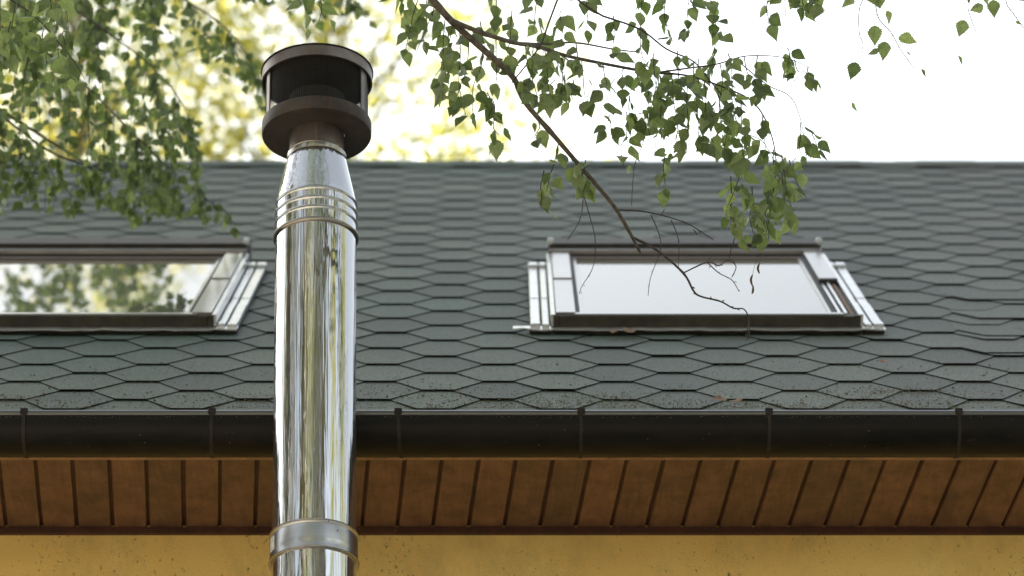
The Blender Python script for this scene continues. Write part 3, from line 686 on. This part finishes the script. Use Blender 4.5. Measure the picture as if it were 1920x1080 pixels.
class Tree:
    def __init__(s, root, leaf_budget=300):
        s.root = root; s.leaves = []; s.limbs = []; s.budget = leaf_budget
    def limb(s, pts, r0, r1, mat='bark', name='branch', k=5, knob=0.0):
        p = spline(pts, k); n = len(p); rad = []
        for i in range(n):
            q = r0 + (r1-r0)*i/(n-1)
            if knob and i % 7 == 3: q *= 1 + knob*lr.random()
            rad.append(q)
        mb = MB(); mb.tube(p, rad, 7 if r0 > .004 else 5)
        if knob >= .3:                                   # buds and short spurs on the bare twigs
            for i in range(2, n-1, 3):
                d = Vector((lr.gauss(0, 1), lr.gauss(0, .6), lr.gauss(0, 1))).normalized(); ln_ = lr.uniform(.004, .010)
                mb.tube([p[i], p[i] + d*ln_*.6, p[i] + (d + (p[i+1]-p[i]).normalized()*.5).normalized()*ln_], [rad[i]*.9, rad[i]*.75, rad[i]*.5], 4)
        o = mb.build(name, M[mat], s.root, smooth=True)
        o.matrix_parent_inverse = Matrix.Translation(-Vector(s.root.location)); return p
    def twig(s, pts, r0=.0016, r1=.0008, n=None, size=(.034, .053), every=.036, facing=.75, skip=0.0):
        p = s.limb(pts, r0, r1, 'twig', 'twig', k=4)
        ln = [0]
        for a, b_ in zip(p, p[1:]): ln.append(ln[-1] + (b_-a).length)
        d = ln[-1]*skip
        while d < ln[-1] + 1e-6:
            i = max(j for j in range(len(ln)) if ln[j] <= d); i = min(i, len(p)-2); t = (d-ln[i])/max(1e-6, ln[i+1]-ln[i])
            q = p[i].lerp(p[i+1], min(1, t))
            for _ in range(2 if lr.random() < .35 else 1):
                s.leaves.append((leaf_matrix(q, lr.uniform(*size)*(.62 if d > ln[-1]-.02 and lr.random() < .4 else 1), facing), lr.randrange(len(leaf_mes))))
            d += every*lr.uniform(.6, 1.4)
        return p
    def finish(s, mass_name='leaf_mass'):
        def key(e):
            p = e[0].translation; q = p - CAM; Z = q.dot(FWD); x = 960 + FPX*q.x/Z; y = 540 - FPX*q.dot(UPV)/Z
            inside = -10 < x < 1930 and -10 < y < 1090
            return (0 if inside else 1, Z)
        s.leaves.sort(key=key); ti = Matrix.Translation(-Vector(s.root.location))
        for Mx, k in s.leaves[:s.budget]:
            o = bpy.data.objects.new('leaf', leaf_mes[k]); C.objects.link(o); o.parent = s.root; o.matrix_local = ti @ Mx
        rest = s.leaves[s.budget:]
        if rest:
            V, F, T, off = [], [], [], 0
            for Mx, k in rest:
                vs, fs = leaf_vars[k]; t = lr.random()
                V += [tuple(Mx @ v) for v in vs]; F += [tuple(i+off for i in f) for f in fs]; T += [t]*len(fs); off += len(vs)
            me = bpy.data.meshes.new(mass_name); me.from_pydata(V, [], F); me.materials.append(M['leaf_mass'])
            a = me.attributes.new('tint', 'FLOAT', 'FACE'); a.data.foreach_set('value', T)
            o = bpy.data.objects.new(mass_name, me); C.objects.link(o); o.parent = s.root; o.matrix_parent_inverse = ti; o['kind'] = 'stuff'
        print('LEAVES', s.root.name, len(s.leaves))
def A(lst, Z0, Z1=None):
    Z1 = Z0 if Z1 is None else Z1; n = len(lst) - 1
    return [at(x, y, Z0 + (Z1-Z0)*i/max(1, n)) for i, (x, y) in enumerate(lst)]
def hang(p, dx, dy, k=3, sway=6):
    """screen-independent droop: from world point p, a twig falling dy/dx (in units of 1.4 mm) with a soft sway"""
    u = 0.0014; out = [p]
    for i in range(1, k+1):
        t = i/k; out.append(p + Vector((dx*u*t**1.3 + lr.gauss(0, sway*u*.5), lr.gauss(0, .02), -dy*u*1.08*t)))
    return out

# ---- tree whose bough reaches in over the roof from the upper left
rt = empty('birch_tree', (-2.6, 3.2, 0), label='birch whose sharp leafy bough hangs over the roof right of the chimney', category='tree')
T = Tree(rt)
tk = MB(); tk.tube(spline([(-2.6, 3.2, -.1), (-2.55, 3.25, 3), (-2.45, 3.4, 6.5), (-2.5, 3.5, 10), (-2.4, 3.4, 13.5)], 5), [.17-.0065*i for i in range(21)], 12); o = tk.build('trunk', M['trunk'], rt, smooth=True); o.matrix_parent_inverse = Matrix.Translation((2.6, -3.2, 0))
A0 = at(790, -25, 9.0)
T.limb([(-2.45, 3.4, 7.2), (-1.9, 4.6, 7.6), (-1.1, 6.2, 7.6), (-.5, 7.2, 7.35), A0], .026, .0108, knob=.1)
main = A([(790, -25), (845, 38), (905, 92), (962, 145), (985, 192), (1040, 256), (1100, 326), (1150, 385), (1183, 440), (1200, 474)], 9.0, 9.6)
T.limb(main, .0098, .0040, knob=.25)
T.limb(A([(845, 38), (900, 60), (960, 79), (1010, 88), (1060, 104), (1130, 119), (1225, 137)], 9.04, 9.4), .0068, .0038, knob=.2)
T.limb(A([(963, 80), (1020, 82), (1080, 80), (1150, 92), (1200, 98)], 9.2, 9.7), .0038, .0018)
B2 = A([(1225, 137), (1290, 142), (1360, 165), (1410, 190), (1440, 235), (1455, 300), (1448, 370), (1438, 430), (1425, 480)], 9.4, 9.5); T.limb(B2, .0030, .0008, 'twig', knob=.2)
B3 = A([(1225, 137), (1290, 128), (1345, 120), (1400, 105), (1470, 108), (1520, 128)], 9.4, 9.3); T.limb(B3, .0028, .0008, 'twig')
B4 = A([(1130, 30), (1200, 55), (1250, 92), (1300, 115), (1330, 150), (1370, 200), (1390, 245), (1430, 265), (1455, 310)], 9.2, 9.6); T.limb(B4, .0028, .0010, 'twig')
T.limb(A([(1040, -40), (1090, 5), (1130, 30)], 9.1, 9.2), .0035, .0028, 'twig')
T.limb(A([(960, 155), (1010, 90), (1030, 40), (1060, -40)], 9.15, 9.3), .0018, .0030, 'twig')
T.limb(A([(1390, 120), (1440, 160), (1480, 180), (1500, 220), (1512, 290), (1508, 320)], 9.4), .0018, .0006, 'twig')
# bare lower twigs
T.limb(A([(1184, 444), (1232, 470), (1281, 512), (1300, 545), (1314, 556), (1350, 565), (1375, 578), (1395, 580), (1404, 600), (1404, 636)], 9.58, 9.6), .0038, .0014, 'twig', knob=.4)
T.limb(A([(1281, 512), (1326, 492), (1348, 498), (1365, 488), (1380, 500), (1372, 520)], 9.6), .0021, .0012, 'twig', knob=.3)
T.limb(A([(1326, 492), (1348, 512), (1372, 525), (1386, 547)], 9.6), .0016, .0010, 'twig', knob=.4)
T.limb(A([(1326, 492), (1334, 480)], 9.6), .0013, .0009, 'twig')
T.limb(A([(1160, 394), (1200, 396), (1242, 404), (1290, 420), (1338, 450)], 9.55), .0024, .0012, 'twig', knob=.3)
T.limb(A([(1240, 403), (1246, 392)], 9.55), .0014, .0010, 'twig')
for q in ([(1220, 402), (1236, 440), (1238, 470), (1220, 520), (1215, 555)], [(1258, 412), (1272, 450), (1272, 505)], [(1378, 445), (1370, 470), (1366, 492)], [(1086, 335), (1104, 400), (1116, 450), (1112, 500), (1092, 535), (1086, 551)],
          [(1094, 360), (1088, 410), (1064, 450)], [(1235, 137), (1208, 260), (1190, 310), (1184, 385)], [(1300, 430), (1308, 440)], [(1404, 600), (1398, 640)]):
    T.limb(A(q, 9.5), .0014, .0008, 'twig', knob=.3)
# leafy twigs drawn off the limbs
def drop(x, y, dx, dy, Z, **k): T.twig(hang(at(x, y, Z), dx, dy), **k)
for x, y, dx, dy in [(815, 5, -40, 95), (800, -10, -20, 60), (850, 42, -30, 110), (835, 30, -5, 170), (880, 70, -30, 160), (905, 92, -20, 130), (862, 55, 10, 175), (760, -30, 10, 60), (790, -20, -30, 120), (745, -30, 5, 40),
                     (900, 40, 20, 70), (930, 70, 0, 80), (960, 20, -10, 80), (985, 85, 20, 110), (1000, 85, -10, 80), (1020, 90, 10, 100), (1040, 100, 20, 90), (1060, 104, -10, 90), (1090, 110, 10, 80),
                     (930, -20, 0, 60), (1000, -20, 5, 80), (1050, 20, 10, 60), (1080, 80, 10, 60), (1095, -20, 5, 80), (1010, 40, 10, 90)]:
    drop(x, y, dx, dy, 9.15 + lr.uniform(-.15, .3), every=.029)
for x, y, dx, dy in [(1130, 119, 5, 70), (1170, 128, 0, 60), (1150, 30, 0, 80), (1200, 60, 10, 70), (1210, 137, 10, 150), (1235, 137, -10, 160), (1225, 100, 10, 100), (1260, 140, 5, 160), (1290, 142, -5, 150), (1300, 120, 10, 150),
                     (1320, 150, 0, 130), (1345, 165, 15, 125), (1370, 175, -15, 120), (1390, 190, 0, 120), (1340, 60, 0, 80), (1290, -10, -5, 80), (1330, -10, 20, 90), (1250, -10, 0, 90), (1200, -20, 5, 90), (1365, 100, 10, 110),
                     (1395, 105, 25, 90), (1420, 105, 0, 90), (1430, 215, 0, 80), (1450, 280, 20, 90), (1445, 330, -10, 110), (1452, 300, 30, 110), (1440, 400, 0, 60), (1400, 250, -25, 120), (1390, 300, -30, 100), (1370, 330, -5, 110), (1440, 360, -10, 90), (1465, 290, 20, 120),
                     (1310, 110, -10, 110), (1270, 95, 10, 120), (1350, 120, 0, 120), (1240, 170, -5, 90), (1330, 200, 5, 70), (1375, 215, 0, 60), (1180, 180, 15, 50), (1175, 210, 0, 60), (1410, 350, 10, 90)]:
    drop(x, y, dx, dy, 9.4 + lr.uniform(-.25, .3), every=.028)
# the scattered ones
for x, y, dx, dy in [(915, 175, 0, 50), (925, 190, 8, 70), (1040, 150, -30, 30), (1075, 150, 0, 40), (1010, 230, -5, 30), (1048, 262, -22, 110), (1070, 290, 10, 30), (1090, 305, 5, 70), (1020, 320, -10, 70), (1098, 300, -10, 45), (1143, 215, 2, 25),
                     (1490, 112, 20, 50), (1515, 125, 10, 40), (1500, 230, 5, 60), (1520, 245, 8, 30), (1475, 90, 0, 40), (1440, 0, 0, 50), (1500, -20, 10, 40), (1530, -20, 10, 40), (1470, -20, -5, 60), (1480, 300, 20, 70), (1508, 300, -4, 20), (1165, 290, 5, 30), (1245, 290, -2, 60), (1408, 395, 6, 50), (1370, 380, 12, 60)]:
    drop(x, y, dx, dy, 9.35, every=.036)
# hanging sprigs at the right edge and one above the cowl, from boughs above the picture
up1 = at(820, -150, 9.0)
T.limb([Vector((-1.1, 6.2, 7.6)), at(640, -260, 8.7), at(900, -170, 9.0), at(1200, -140, 9.2), at(1600, -120, 9.3), at(2100, -90, 9.4)], .012, .004)
T.limb(A([(1640, -118), (1640, -40), (1613, 10), (1611, 60), (1618, 82), (1615, 98)], 9.3), .0015, .0009, 'twig')
T.limb(A([(1640, -40), (1645, 28), (1670, 60), (1690, 95), (1714, 128)], 9.3), .0015, .0009, 'twig', knob=.5)
T.limb(A([(1810, -118), (1815, -5), (1816, 20), (1830, 60)], 9.3), .0014, .0009, 'twig')
T.limb(A([(1880, -118), (1885, -5), (1900, 25), (1925, 60)], 9.3), .0015, .0009, 'twig', knob=.5)
T.limb(A([(595, -260), (598, -40), (603, 15), (598, 40)], 8.9, 9.1), .0016, .0009, 'twig')
def one(px, py, Z, L_, ang, tilt=0.0, k=0):
    """one leaf with its blade base at the sight point, axis turned ang degrees from straight down, seen face on but for tilt"""
    a = math.radians(ang); ax = (-UPV*math.cos(a) + RT*math.sin(a)).normalized(); nb = FWD.copy(); xx = ax.cross(nb).normalized()
    nb = (nb*math.cos(tilt) + xx*math.sin(tilt)).normalized(); xx = ax.cross(nb)
    Mx = Matrix(((xx.x, ax.x, nb.x, 0), (xx.y, ax.y, nb.y, 0), (xx.z, ax.z, nb.z, 0), (0, 0, 0, 1)))
    T.leaves.append((Matrix.Translation(at(px, py, Z)) @ Mx @ Matrix.Scale(L_, 4), k))
for i, (x, y, L_, a, t) in enumerate([(1640, 48, .055, 0, .2), (1659, 78, .052, -8, .3), (1647, 92, .034, -70, .6), (1605, 117, .050, -18, .2), (1663, 20, .04, 20, 1.0), (1685, 70, .052, 70, .9), (1600, -8, .045, -50, .7), (1630, -22, .062, 30, .3), (1652, -20, .05, -5, .4),
        (1727, 130, .026, 25, 1.2), (1597, 192, .03, 20, 1.3), (1700, 98, .018, 40, 1.2), (1808, 38, .048, -18, .2), (1862, 0, .050, 5, .2), (1843, 10, .038, -70, .5), (1845, -18, .04, 10, .5), (1900, -18, .055, 60, .6), (1905, 40, .02, 50, 1.0), (1796, 105, .03, 20, 1.3), (1812, -14, .03, 10, 1.0),
        (600, 12, .055, 60, .5), (580, -12, .05, -10, .4), (560, 0, .045, -40, .6), (574, 25, .045, -5, 1.1), (620, 38, .035, 10, .9), (578, 55, .03, 0, .7), (605, -20, .05, 20, .3), (930, 262, .058, 0, .15), (945, 240, .04, 20, 1.1), (1000, 230, .03, 0, .8)]):
    one(x, y, 9.3 if x > 700 else 9.1, L_, a, t, i % 9)
# unseen crown added above and in front of the picture for the reducer to mirror
for i in range(300):
    p = Vector((lr.gauss(-.8, 1.9), lr.uniform(1.5, 7.0), 0)); p.z = max(1.6 + p.y*.80 + .6, lr.uniform(8.2, 13.0)); T.twig(hang(p, lr.uniform(-60, 60), lr.uniform(200, 420)), every=.075, size=(.055, .08))
for q in ((.8, 5.5, 10.0), (-1.0, 6.5, 10.5), (1.2, 3.2, 11.5), (-1.8, 2.2, 12.0), (-.6, 4.6, 12.4)):
    T.limb([(-2.45, 3.4, 8.0), (Vector((-2.45, 3.4, 8.4)) + Vector(q))/2 + Vector((0, 0, .5)), q], .04, .008)
n_ = 9000; cc = np.random.default_rng(5); cen_ = np.stack([cc.uniform(-2.6, 1.4, 90), cc.uniform(2.6, 6.4, 90), cc.uniform(9.2, 13.5, 90)], 1)
P_ = cen_[cc.integers(0, 90, n_)] + cc.normal(size=(n_, 3))*.24; a_ = cc.normal(size=(n_, 3)); a_[:, 2] -= 1.2; a_ /= np.linalg.norm(a_, axis=1)[:, None]
b_ = np.cross(a_, cc.normal(size=(n_, 3))); b_ /= np.linalg.norm(b_, axis=1)[:, None]; q_ = np.stack([P_, P_ + a_*.036 + b_*.034, P_ + a_*.085, P_ + a_*.036 - b_*.034], 1).reshape(-1, 3)
mb = MB(); mb.v = [tuple(v) for v in q_]; mb.f = [(4*i, 4*i+1, 4*i+2, 4*i+3) for i in range(n_)]; mb.m = [0]*n_
o = mb.build('crown', M['leaf_mass'], rt); o.matrix_parent_inverse = Matrix.Translation(-Vector(rt.location)); o['kind'] = 'stuff'
# catkins
for q in ([(1425, 470), (1424, 495), (1421, 505)],): T.limb(A(q, 9.5), .0007, .0005, 'twig')
for q in ([(1411, 515), (1408, 525), (1411, 537)], [(1412, 535), (1412, 545), (1410, 551)], [(1424, 494), (1421, 503), (1424, 513)], [(1237, 140), (1240, 155), (1239, 168)]):
    pts = spline(A(q, 9.5), 4); n = len(pts); mb = MB(); mb.tube(pts, [.0012 + .0022*math.sin(math.pi*i/(n-1)) for i in range(n)], 7); o = mb.build('catkin', M['catkin'], rt, smooth=True); o.matrix_parent_inverse = Matrix.Translation(-Vector(rt.location))
T.limb(A([(1425, 470), (1416, 495), (1411, 515)], 9.5), .0007, .0005, 'twig')
T.finish()

# ---- tree at the left: its dense foliage hangs behind the chimney's plane, over the left of the roof
lt = empty('birch_tree', (-4.4, 6.6, 0), label='birch at left whose dense soft foliage hangs in front of the left roof window', category='tree')
T = Tree(lt)
tk = MB(); tk.tube(spline([(-4.4, 6.6, -.1), (-4.4, 6.65, 3), (-4.3, 6.8, 7), (-4.25, 7, 11), (-4.2, 7, 14)], 5), [.19-.007*i for i in range(21)], 12); o = tk.build('trunk', M['trunk'], lt, smooth=True); o.matrix_parent_inverse = Matrix.Translation((4.4, -6.6, 0))
j = Vector((-4.3, 6.8, 7.6))
limbsL = [
    ([(-60, 170), (0, 214), (60, 262), (110, 292), (170, 312), (240, 335), (290, 360), (345, 372)], 11.3, 12.2, .0055),
    ([(-60, 20), (60, 80), (150, 150), (230, 230), (300, 300), (370, 360), (430, 400)], 11.0, 12.3, .0045),
    ([(-60, -60), (90, -10), (200, 60), (290, 130), (345, 200), (370, 270)], 11.3, 12.3, .0045),
    ([(-60, -110), (120, -70), (280, -30), (380, 20), (440, 70), (480, 130)], 11.8, 12.6, .006),
    ([(-60, -160), (160, -120), (400, -80), (560, -40), (680, -20), (760, 0)], 12.0, 13.0, .006),
    ([(-60, 260), (20, 300), (90, 335), (150, 350)], 11.4, 11.8, .005),
    ([(170, 312), (230, 290), (280, 250), (330, 240)], 11.8, 12.2, .003),
]
lp = []
for pts, Z0, Z1, r in limbsL:
    W_ = A(pts, Z0, Z1); T.limb([j + Vector((0, 0, lr.uniform(-.3, 1.0))), (j + W_[0])/2 + Vector((0, 0, .25)), W_[0]], .03, r)
    lp.append(T.limb(W_, r, .0012, knob=.15))
def inside_left(x, y): return True
def px_of(p):
    q = p - CAM; Z = q.dot(FWD); return 960 + FPX*q.x/Z, 540 - FPX*q.dot(UPV)/Z
cnt = [42, 42, 36, 44, 76, 12, 12]
for path, n in zip(lp, cnt):
    for i in range(n):
        p = path[lr.randrange(len(path))]; x, y = px_of(p)
        if x > 660 or x < -90: continue
        room = 425 - y if x < 445 else 110
        if x > 330: room = min(room, 110 + (60 if y > 200 else 0))
        dy = min(room*lr.uniform(.45, 1.0), 190) if room > 25 else 20
        if dy < 18: continue
        if path is lp[4]: dy *= .8
        T.twig(hang(p, lr.uniform(-25, 45), dy*1.05), every=.040, size=(.030, .050))
# a nearer, sharp spray in the corner
W_ = A([(-60, -40), (20, 0), (70, 35), (110, 80), (135, 110), (160, 150)], 9.6, 9.4); T.limb([j, (j+W_[0])/2, W_[0]], .02, .004); T.limb(W_, .0030, .0008, 'twig')
T.limb(A([(120, -60), (125, 20), (134, 95)], 9.5), .0012, .0005, 'twig')
for x, y, dx, dy in [(0, -10, 0, 90), (30, 5, -15, 90), (60, 30, -5, 80), (85, 50, 10, 90), (110, 80, 15, 70), (135, 110, 10, 50), (20, 40, -10, 90), (-10, 60, 0, 60), (45, 10, 10, 60), (100, -10, 5, 50), (125, 60, 10, 60)]:
    T.twig(hang(at(x, y, 9.5 + lr.uniform(-.2, .2)), dx, dy), every=.034, size=(.046, .064))
# crown above the picture (mirrored in the left pane)
for i in range(120):
    p = Vector((lr.uniform(-3.2, -.55), lr.uniform(10.2, 13.0), 0)); e = lr.uniform(34.6, 44); p.z = 1.6 + p.y*math.tan(math.radians(e))
    T.twig(hang(p, lr.uniform(-40, 40), lr.uniform(120, 260)), every=.060, size=(.05, .065))
for i in range(120):
    t = lr.uniform(2.6, 7.5); p = Vector((-1.45 - .14*t + lr.uniform(-.75, .55), 10.1 + .70*t, 7.25 + .72*t + lr.uniform(-.25, .35)))
    T.twig(hang(p, lr.uniform(-40, 40), lr.uniform(80, 190)), every=.045, size=(.045, .06))
for q in ((-2.6, 12.2, 10.9), (-1.6, 11.6, 10.4), (-1.0, 12.6, 10.6), (-2.9, 11.0, 10.0)):
    T.limb([j + Vector((0, 0, 1.2)), (j + Vector(q))/2 + Vector((0, 0, .9)), Vector(q)], .05, .01)
T.finish()

# ------------------------------------------------------------------ whole trees farther off
def far_tree(name, loc, height, crown_r, crown_z0, n_leaf, leaf, mat, label, group=None, seed=1, clump=.35, nc=220, limbs=True):
    r = np.random.default_rng(seed); root = empty(name, loc, label=label, category='tree')
    if group: root['group'] = group
    mb = MB(); pts = spline([(0, 0, -.2), (.1, 0, height*.3), (-.1, .1, height*.6), (0, 0, height*.97)], 5); mb.tube(pts, [crown_r*.045*(1 - .93*i/15) + .015 for i in range(16)], 10)
    mb.build('trunk', M['trunk'], root, smooth=True)
    cz = (crown_z0 + height)/2; hz = (height - crown_z0)/2
    cen = r.normal(size=(nc, 3)); cen /= np.linalg.norm(cen, axis=1)[:, None]; cen *= r.random((nc, 1))**.30
    cen[:, :2] *= crown_r; cen[:, 2] = cz + cen[:, 2]*hz
    taper = np.clip(1.15 - .75*((cen[:, 2] - crown_z0)/(2*hz)), .3, 1.1); cen[:, :2] *= taper[:, None]
    mb = MB()
    for k in range(0, nc, 2):
        c_ = Vector(cen[k]); z0 = max(height*.25, c_.z - Vector((c_.x, c_.y)).length*1.1); z0 = min(z0, height*.93)
        mb.tube([Vector((0, 0, z0)), Vector((c_.x*.5, c_.y*.5, (z0+c_.z)/2 + .25)), c_], [.028, .018, .006], 4, cap=False)
    if limbs: mb.build('limbs', M['bark'], root)['kind'] = 'stuff'
    idx = r.integers(0, nc, n_leaf); sp = clump * (0.6 + 0.9*r.random(nc))
    P = cen[idx] + r.normal(size=(n_leaf, 3)) * np.stack([sp[idx]]*3, 1) * np.array([1, 1, 1.15])
    a = r.normal(size=(n_leaf, 3)); a[:, 2] -= 1.2; a /= np.linalg.norm(a, axis=1)[:, None]
    b = np.cross(a, r.normal(size=(n_leaf, 3))); b /= np.linalg.norm(b, axis=1)[:, None]
    s = leaf * (.7 + .6*r.random(n_leaf))[:, None]
    q = np.stack([P, P + a*s*.42 + b*s*.42, P + a*s, P + a*s*.42 - b*s*.42], 1).reshape(-1, 3)
    me = bpy.data.meshes.new('crown'); me.vertices.add(len(q)); me.vertices.foreach_set('co', q.ravel())
    me.loops.add(n_leaf*4); me.loops.foreach_set('vertex_index', np.arange(n_leaf*4)); me.polygons.add(n_leaf)
    me.polygons.foreach_set('loop_start', np.arange(n_leaf)*4); me.polygons.foreach_set('loop_total', np.full(n_leaf, 4)); me.update()
    t = np.clip(r.random(nc)[idx]*.75 + .25*r.random(n_leaf), 0, 1); at2 = me.attributes.new('tint', 'FLOAT', 'FACE'); at2.data.foreach_set('value', t.astype(np.float32))
    me.materials.append(mat); o = bpy.data.objects.new('crown', me); C.objects.link(o); o.parent = root; o['kind'] = 'stuff'
    return root
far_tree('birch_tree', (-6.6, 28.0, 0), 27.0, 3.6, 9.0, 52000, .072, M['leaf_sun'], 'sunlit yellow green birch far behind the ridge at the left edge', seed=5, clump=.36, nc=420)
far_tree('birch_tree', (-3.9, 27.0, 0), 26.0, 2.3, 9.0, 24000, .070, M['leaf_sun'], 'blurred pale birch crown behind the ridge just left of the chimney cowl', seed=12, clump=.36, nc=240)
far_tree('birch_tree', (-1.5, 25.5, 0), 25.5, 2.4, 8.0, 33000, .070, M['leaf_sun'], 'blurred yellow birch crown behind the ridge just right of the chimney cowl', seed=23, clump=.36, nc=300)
for i, (x, y, h, cr) in enumerate([(-8.6, 20.5, 20, 2.9), (-13, 25, 23, 3.4)]):  # unseen trees added to keep direct sun off the near foliage
    far_tree('offscreen_tree', (x, y, 0), h, cr, 8, 60000, .12, M['leaf_unlit'], ('unseen tree added behind the house to shade the near foliage, nearer one', 'unseen tree added behind the house to shade the near foliage, farther one')[i], 'added shade trees behind the house', seed=70+i, clump=.4, nc=300)
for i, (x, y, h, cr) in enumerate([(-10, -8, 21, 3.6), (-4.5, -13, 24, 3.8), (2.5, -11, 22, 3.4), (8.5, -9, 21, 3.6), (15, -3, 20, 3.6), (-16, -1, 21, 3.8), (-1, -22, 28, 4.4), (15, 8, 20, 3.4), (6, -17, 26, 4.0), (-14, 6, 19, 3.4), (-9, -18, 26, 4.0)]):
    far_tree('offscreen_tree', (x, y, 0), h, cr, 7.0, (52000, 20000, 30000)[i % 3], .12, M['leaf_sun' if i % 3 == 1 else 'leaf_unlit'], 'tall garden tree behind the camera, seen only as streaks in the polished pipe', 'garden trees mirrored in the polished pipe', seed=40+i, clump=.55, nc=80)
